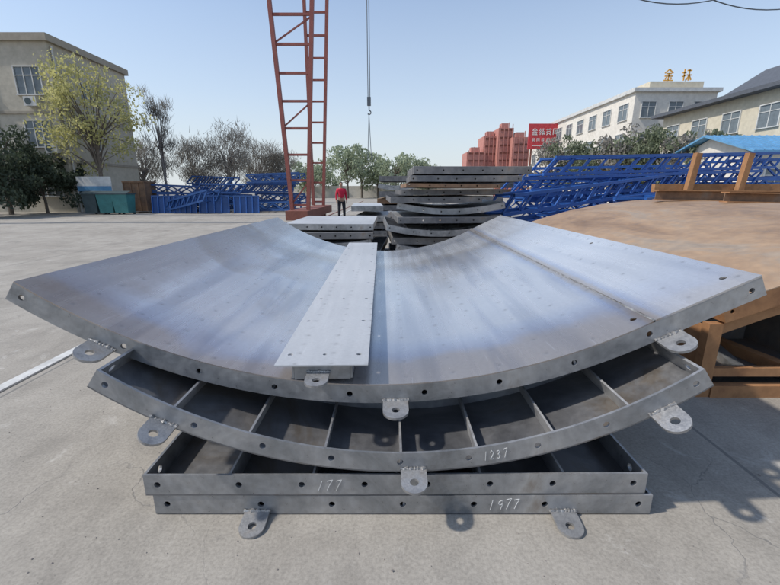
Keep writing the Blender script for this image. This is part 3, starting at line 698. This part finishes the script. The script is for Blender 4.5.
for i,(px0,px1,pt,Y,lab) in enumerate([(467,486,152,95,'low red clad structure left of the taller red blocks'),(484,499,136,96,'tall narrow red clad block, left of the pair'),(499,514,128,94,'tallest red clad block beside the billboard'),(513,531,137,92,'red clad block next to the billboard')]):
    p0=at(px0,pt,Y); p1=at(px1,pt,Y)
    o=thing('red_building',lab,'building',((p0.x+p1.x)/2,Y,0)); hw=(p1.x-p0.x)/2
    mb=MB(); mb.box(-hw,hw,0,6,0,p0.z); mb.build('wall','towerred',o)
    n=int(p0.z/1.6)
    for k in range(1,n+1):
        mb=MB(); mb.box(-hw+.25,hw-.25,-.12,-.003,k*1.6-.2,k*1.6+.1); mb.build('ledge','reddk',o)
    for k in range(4):
        mb=MB(); xx=-hw+.3+(2*hw-.6)*k/3; mb.box(xx-.08,xx+.08,-.3,-.13,0,p0.z+random.uniform(.2,1.2)); mb.build('pilaster','towerred',o)
    mb=MB(); mb.box(-hw*.5,hw*.4,1,3,p0.z,p0.z+1.1); mb.build('roof_block','towerred',o)
SH=thing('blue_roof_shed','low white shed with blue metal roof below the cream building at the right edge','shed',(21.6,25,0))
mb=MB(); mb.box(0,12,0,7,0,3.7); mb.build('wall','white',SH)
mb=MB(); mb.poly([(-.6,-.6,3.72),(12.6,-.6,3.72),(12.6,3.5,5.0),(-.6,3.5,5.0)],(0,0,.12)); mb.poly([(-.6,3.502,5.0),(12.6,3.502,5.0),(12.6,7.6,3.72),(-.6,7.6,3.72)],(0,0,.12))
for k in range(27): mb.bar((-.5+k*.5,-.6,3.85),(-.5+k*.5,3.45,5.12),.05)
mb.build('roof','blue2',SH)
mb=MB(); mb.poly([(-.02,0,3.7),(-.02,7,3.7),(-.02,3.5,4.95)],(.1,0,0)); mb.build('gable','white',SH)
for xx in (1.5,4.5,7.5): window(SH,(xx,0,2.2),1.4,1.2,'y',1)
WL=MB(); WL.box(-60,22,88,88.3,0,2.4); tag(WL.build('yard_wall','white'),'long pale boundary wall at the far end of the yard','wall')

# ============================ TREES ============================
def tree(label,x,y,h,cr,leaf,bark='bark',nl=2500,ls=.16,seed=1,group=None,bare=False,cz=.62,crz=None,trunk_r=None,name='tree',nclump=26):
    rnd=random.Random(seed); t=thing(name,label,'tree',(x,y,0),(0,0,rnd.random()*6),group)
    tr=trunk_r or h*.018; crz=crz or h*.38
    T=MB(); top=Vector((rnd.uniform(-.3,.3),rnd.uniform(-.3,.3),h*.45))
    T.tube([(0,0,-.05),(rnd.uniform(-.05,.05),0,h*.2),top],[tr*1.3,tr,tr*.75],8)
    ends=[]
    for k in range(nclump):
        th=rnd.random()*6.283; ph=math.acos(rnd.uniform(-.85,1)); q=rnd.uniform(.45,1)
        c=Vector((cr*q*math.sin(ph)*math.cos(th),cr*q*math.sin(ph)*math.sin(th),h*cz+crz*q*math.cos(ph)))
        ends.append(c)
        s=Vector((0,0,h*rnd.uniform(.22,.45))) if rnd.random()<.5 else top
        mid=s.lerp(c,.5)+Vector((rnd.uniform(-.1,.1)*cr,rnd.uniform(-.1,.1)*cr,rnd.uniform(0,.1)*h))
        T.tube([s,mid,c],[tr*.45,tr*.25,tr*.06],5)
    T.build('trunk',bark,t)
    K=MB(); 
    if bare:
        for c in ends:
            for j in range(nl//nclump):
                p=c+Vector([rnd.gauss(0,.16)*cr for _ in range(3)]); d=Vector((rnd.gauss(0,.5),rnd.gauss(0,.5),rnd.uniform(.3,1.2))).normalized()*rnd.uniform(.3,.9)
                p2=p+d; K.add([p,p+Vector((ls,0,0)),p2,p+Vector((0,ls,0))],[(0,1,2),(0,3,2)])
    else:
        for c in ends:
            rr=cr*rnd.uniform(.22,.42)
            for j in range(nl//nclump):
                d=Vector([rnd.gauss(0,1) for _ in range(3)]); d=d.normalized()*rr*rnd.random()**.45
                p=c+Vector((d.x,d.y,d.z*.75)); e=Euler((rnd.random()*6,rnd.random()*6,rnd.random()*6)).to_matrix(); s=ls*rnd.uniform(.6,1.3)
                K.add([p+e@Vector((-s,0,0)),p+e@Vector((0,-s*.5,0)),p+e@Vector((s,0,0)),p+e@Vector((0,s*.5,0))],[(0,1,2,3)])
    K.build('crown',leaf,t,fix=False)
    return t
tree('slender tree with yellow green spring leaves in front of the beige building',gx(107,29.5),29.5,10.8,3.1,'leafyellow',nl=4600,ls=.115,seed=3,cz=.6,crz=4.2,nclump=50,trunk_r=.13)
tree('tall thin bare tree right of the yellow green tree',gx(170,36),36,10.8,1.2,'leafbrown','barkgrey',nl=1100,ls=.03,seed=5,bare=True,cz=.6,crz=3.9,nclump=26,trunk_r=.10)
for i,(px,Y,h,cr,lab) in enumerate([(12,27,6.4,2.6,'dark evergreen tree at the far left edge below the windows'),(48,28.5,4.6,2.0,'dark evergreen bush tree between the left edge and the yellow tree'),(75,31,4.2,1.6,'small dark evergreen beside the yellow green tree'),(-12,24,4.5,2.4,'dark evergreen cut by the left edge of the view')]):
    tree(lab,gx(px,Y),Y,h,cr,'leafdark',nl=4200,ls=.13,seed=10+i,cz=.5,crz=h*.45,nclump=34)
for i,(px,Y,h,cr) in enumerate([(147,42,7.0,2.6),(200,44,6.8,2.4),(232,45,8.4,3.0),(262,50,7.2,2.6),(285,52,6.2,2.5)]):
    tree(['small grey brown bare tree just right of the beige building','grey brown tree behind the left end of the blue frames','round grey brown tree behind the middle of the blue frames','grey brown tree behind the right end of the blue frames','grey brown tree close to the red gantry leg'][i],gx(px,Y),Y,h,cr,'leafbrown','barkgrey',nl=2600,ls=.05,seed=30+i,cz=.58,crz=h*.38,nclump=40,bare=True)
for i,(px,Y,h,cr) in enumerate([(305,85,7,4),(322,90,7.5,4),(348,80,11,4),(362,84,11.2,4.2),(378,86,9.5,4),(395,80,9.6,4),(412,84,9.0,3.6),(428,86,7.6,3.5),(446,100,6,4),(462,105,6.5,4)]):
    tree('pale green tree, %s from the left in the far row across the yard'%(['first','second','third','fourth','fifth','sixth','seventh','eighth','ninth','tenth'][i]),gx(px,Y),Y,h,cr,'leafpale',nl=1900,ls=.28,seed=50+i,cz=.56,crz=h*.42,nclump=30)
for i,(px,Y,h,cr) in enumerate([(548,42,6.4,2.6),(570,40,6.8,2.6),(592,38,6.6,2.5),(614,36,6.8,2.5),(636,35,7.0,2.4),(658,33,6.6,2.3),(682,31,6.2,2.1),(704,30,5.9,1.9),(736,34,6.6,1.9)]):
    tree('%s, %s from the left in the row before the white building'%('green tree' if i%3 else 'brownish tree',['first','second','third','fourth','fifth','sixth','seventh','eighth','ninth'][i]),gx(px,Y),Y,h,cr,'leafgreen' if i%3 else 'leafbrown',nl=3000,ls=.15,seed=70+i,cz=.54,crz=h*.43,nclump=36)

# ============================ SMALL THINGS AT LEFT ============================
def bin_(px,Y,mat,lab):
    t=thing('waste_bin',lab,'bin',(gx(px,Y),Y,0),(0,0,R_(random.uniform(-8,8))))
    mb=MB(); mb.add([(-.42,-.4,.12),(.42,-.4,.12),(.42,.4,.12),(-.42,.4,.12),(-.50,-.5,1.3),(.50,-.5,1.3),(.50,.5,1.3),(-.50,.5,1.3)],[(0,3,2,1),(4,5,6,7),(0,1,5,4),(1,2,6,5),(2,3,7,6),(3,0,4,7)]); mb.build('bin_body',mat,t)
    mb=MB(); mb.box(-.55,.55,-.55,.55,1.305,1.38); mb.poly([(-.55,-.55,1.381),(.55,-.55,1.381),(.55,0,1.52),(-.55,0,1.52)],(0,0,.01)); mb.build('lid','bindk',t)
    for xx in (-.35,.35):
        mb=MB(); mb.tube([(xx-.04,.4,.12),(xx+.04,.4,.12)],.12,10); mb.build('wheel','bindk',t)
bin_(97,27.6,'bindk','dark waste bin under the yellow green tree, left one of three')
bin_(111,27.5,'bin','teal waste bin under the yellow green tree, middle one of three')
bin_(126,27.4,'bin','teal waste bin nearest the rusty container')
RC=thing('rusty_container','rusty brown steel box between the waste bins and the blue frames','container',(gx(143,30.0),30.0,0))
mb=MB(); mb.box(-.75,.75,-.6,.8,.1,2.1); mb.build('box_body','rust',RC)
for xx in (-.77,-.25,.27,.72):
    mb=MB(); mb.box(xx,xx+.06,-.66,-.602,.1,2.1); mb.build('stiffener','rust',RC)
mb=MB(); mb.box(-.8,.8,-.68,.85,2.101,2.2); mb.build('top_rim','rust',RC)
NB=thing('notice_board','white notice board with blue stripe on posts behind the bins','sign',(gx(99,29.2),29.2,0))
mb=MB(); mb.box(-1.2,1.2,0,.08,1.5,2.5); mb.build('board','signwhite',NB)
mb=MB(); mb.box(-1.2,1.2,-.012,-.002,1.5,1.85); mb.build('stripe','blue2',NB)
for xx in (-1.0,1.0):
    mb=MB(); mb.box(xx-.05,xx+.05,.09,.19,0,2.4); mb.build('post','cable',NB)
for i,(x0,x1,z0,lab) in enumerate([(9.5,20.5,11.0,'thin overhead cable sagging into the top edge at right, left one'),(14.5,25.5,10.85,'thin overhead cable sagging into the top right corner, right one')]):
    mb=MB(); pts=[]
    for k in range(21):
        s=k/20*2-1; pts.append((x0+(x1-x0)*k/20,24+i*.3,z0+1.6*s*s))
    mb.tube(pts,.03,5); tag(mb.build('overhead_cable','cable'),lab,'cable')

# ============================ PERSON ============================
def skinmesh(name,pts,edges,rad,mat,parent,root=0,sub=1):
    me=bpy.data.meshes.new(name); me.from_pydata(pts,edges,[]); me.materials.append(M[mat])
    o=bpy.data.objects.new(name,me); C.objects.link(o); o.parent=parent
    md=o.modifiers.new('s','SKIN'); md.use_smooth_shade=True
    for i,sv in enumerate(me.skin_vertices[0].data):
        r=rad[i]; sv.radius=(r,r) if not isinstance(r,tuple) else r; sv.use_root=(i==root)
    o.modifiers.new('u','SUBSURF').levels=sub; o.modifiers['u'].render_levels=sub
    return o
PX,PY=gx(342,22.5),22.5
PE=thing('person','person in red jacket and dark trousers standing in the yard beside the gantry','person',(PX,PY,0),(0,0,R_(15))); PE.scale=(1.14,)*3
pts=[(0,0,.95),(0,0,1.15),(0,0,1.38),(0,0,1.50),(0,-.01,1.58),(0,-.015,1.68),(0,0,1.74)]; rad=[.13,.125,.12,.055,.075,.088,.06]
ed=[(i,i+1) for i in range(6)]
for s in (-1,1):
    b=len(pts); pts+=[(s*.17,0,1.42),(s*.23,.02,1.15),(s*.24,-.05,.92),(s*.24,-.07,.85)]; rad+=[.055,.042,.032,.024]
    ed+=[(2,b),(b,b+1),(b+1,b+2),(b+2,b+3)]
    for k,(dx,dy,l) in enumerate([(-.0,-.035,.07),(.0,-.012,.085),(.0,.012,.08),(0,.03,.065)]):
        c=len(pts); pts+=[(s*.245,-.07+dy,.82),(s*.24,-.085+dy,.82-l)]; rad+=[.010,.008]; ed+=[(b+3,c),(c,c+1)]
    c=len(pts); pts+=[(s*.215,-.11,.84),(s*.205,-.13,.80)]; rad+=[.011,.009]; ed+=[(b+3,c),(c,c+1)]
    b=len(pts); pts+=[(s*.10,0,.86),(s*.12,-.01,.50),(s*.13,.02,.09),(s*.14,-.12,.04)]; rad+=[.09,.06,.04,.035]
    ed+=[(0,b),(b,b+1),(b+1,b+2),(b+2,b+3)]
skinmesh('body',pts,ed,rad,'bodyskin',PE)
pts=[(0,0,.92),(0,0,1.15),(0,0,1.38),(0,0,1.47)]; rad=[(.17,.14),(.165,.14),(.16,.135),(.08,.08)]; ed=[(0,1),(1,2),(2,3)]
for s in (-1,1):
    b=len(pts); pts+=[(s*.18,0,1.41),(s*.235,.02,1.15),(s*.24,-.045,.93)]; rad+=[.075,.06,.048]; ed+=[(2,b),(b,b+1),(b+1,b+2)]
skinmesh('jacket',pts,ed,rad,'jacket',PE)
pts=[(0,0,.96)]; rad=[(.15,.13)]; ed=[]
for s in (-1,1):
    b=len(pts); pts+=[(s*.10,0,.84),(s*.12,-.01,.50),(s*.13,.02,.12)]; rad+=[.105,.078,.06]; ed+=[(0,b),(b,b+1),(b+1,b+2)]
skinmesh('trousers',pts,ed,rad,'trousers',PE)
for s in (-1,1): skinmesh('shoe',[(s*.13,.05,.05),(s*.135,-.06,.045),(s*.14,-.16,.035)],[(0,1),(1,2)],[.05,.05,.038],'shoe',PE)
skinmesh('hair',[(0,.03,1.64),(0,.02,1.72),(0,0,1.77)],[(0,1),(1,2)],[.085,.095,.07],'hair',PE)

# ============================ CAMERA ============================
cam=bpy.data.cameras.new('camera'); co=bpy.data.objects.new('camera',cam); C.objects.link(co)
co.location=(0,0,1.6); co.rotation_euler=(math.pi/2-TH,0,0)
cam.sensor_width=36; cam.lens=400/780*36; cam.clip_end=3000; cam.clip_start=.05
scene.camera=co
scene.view_settings.view_transform='Standard'; scene.view_settings.look='None'; scene.view_settings.exposure=0
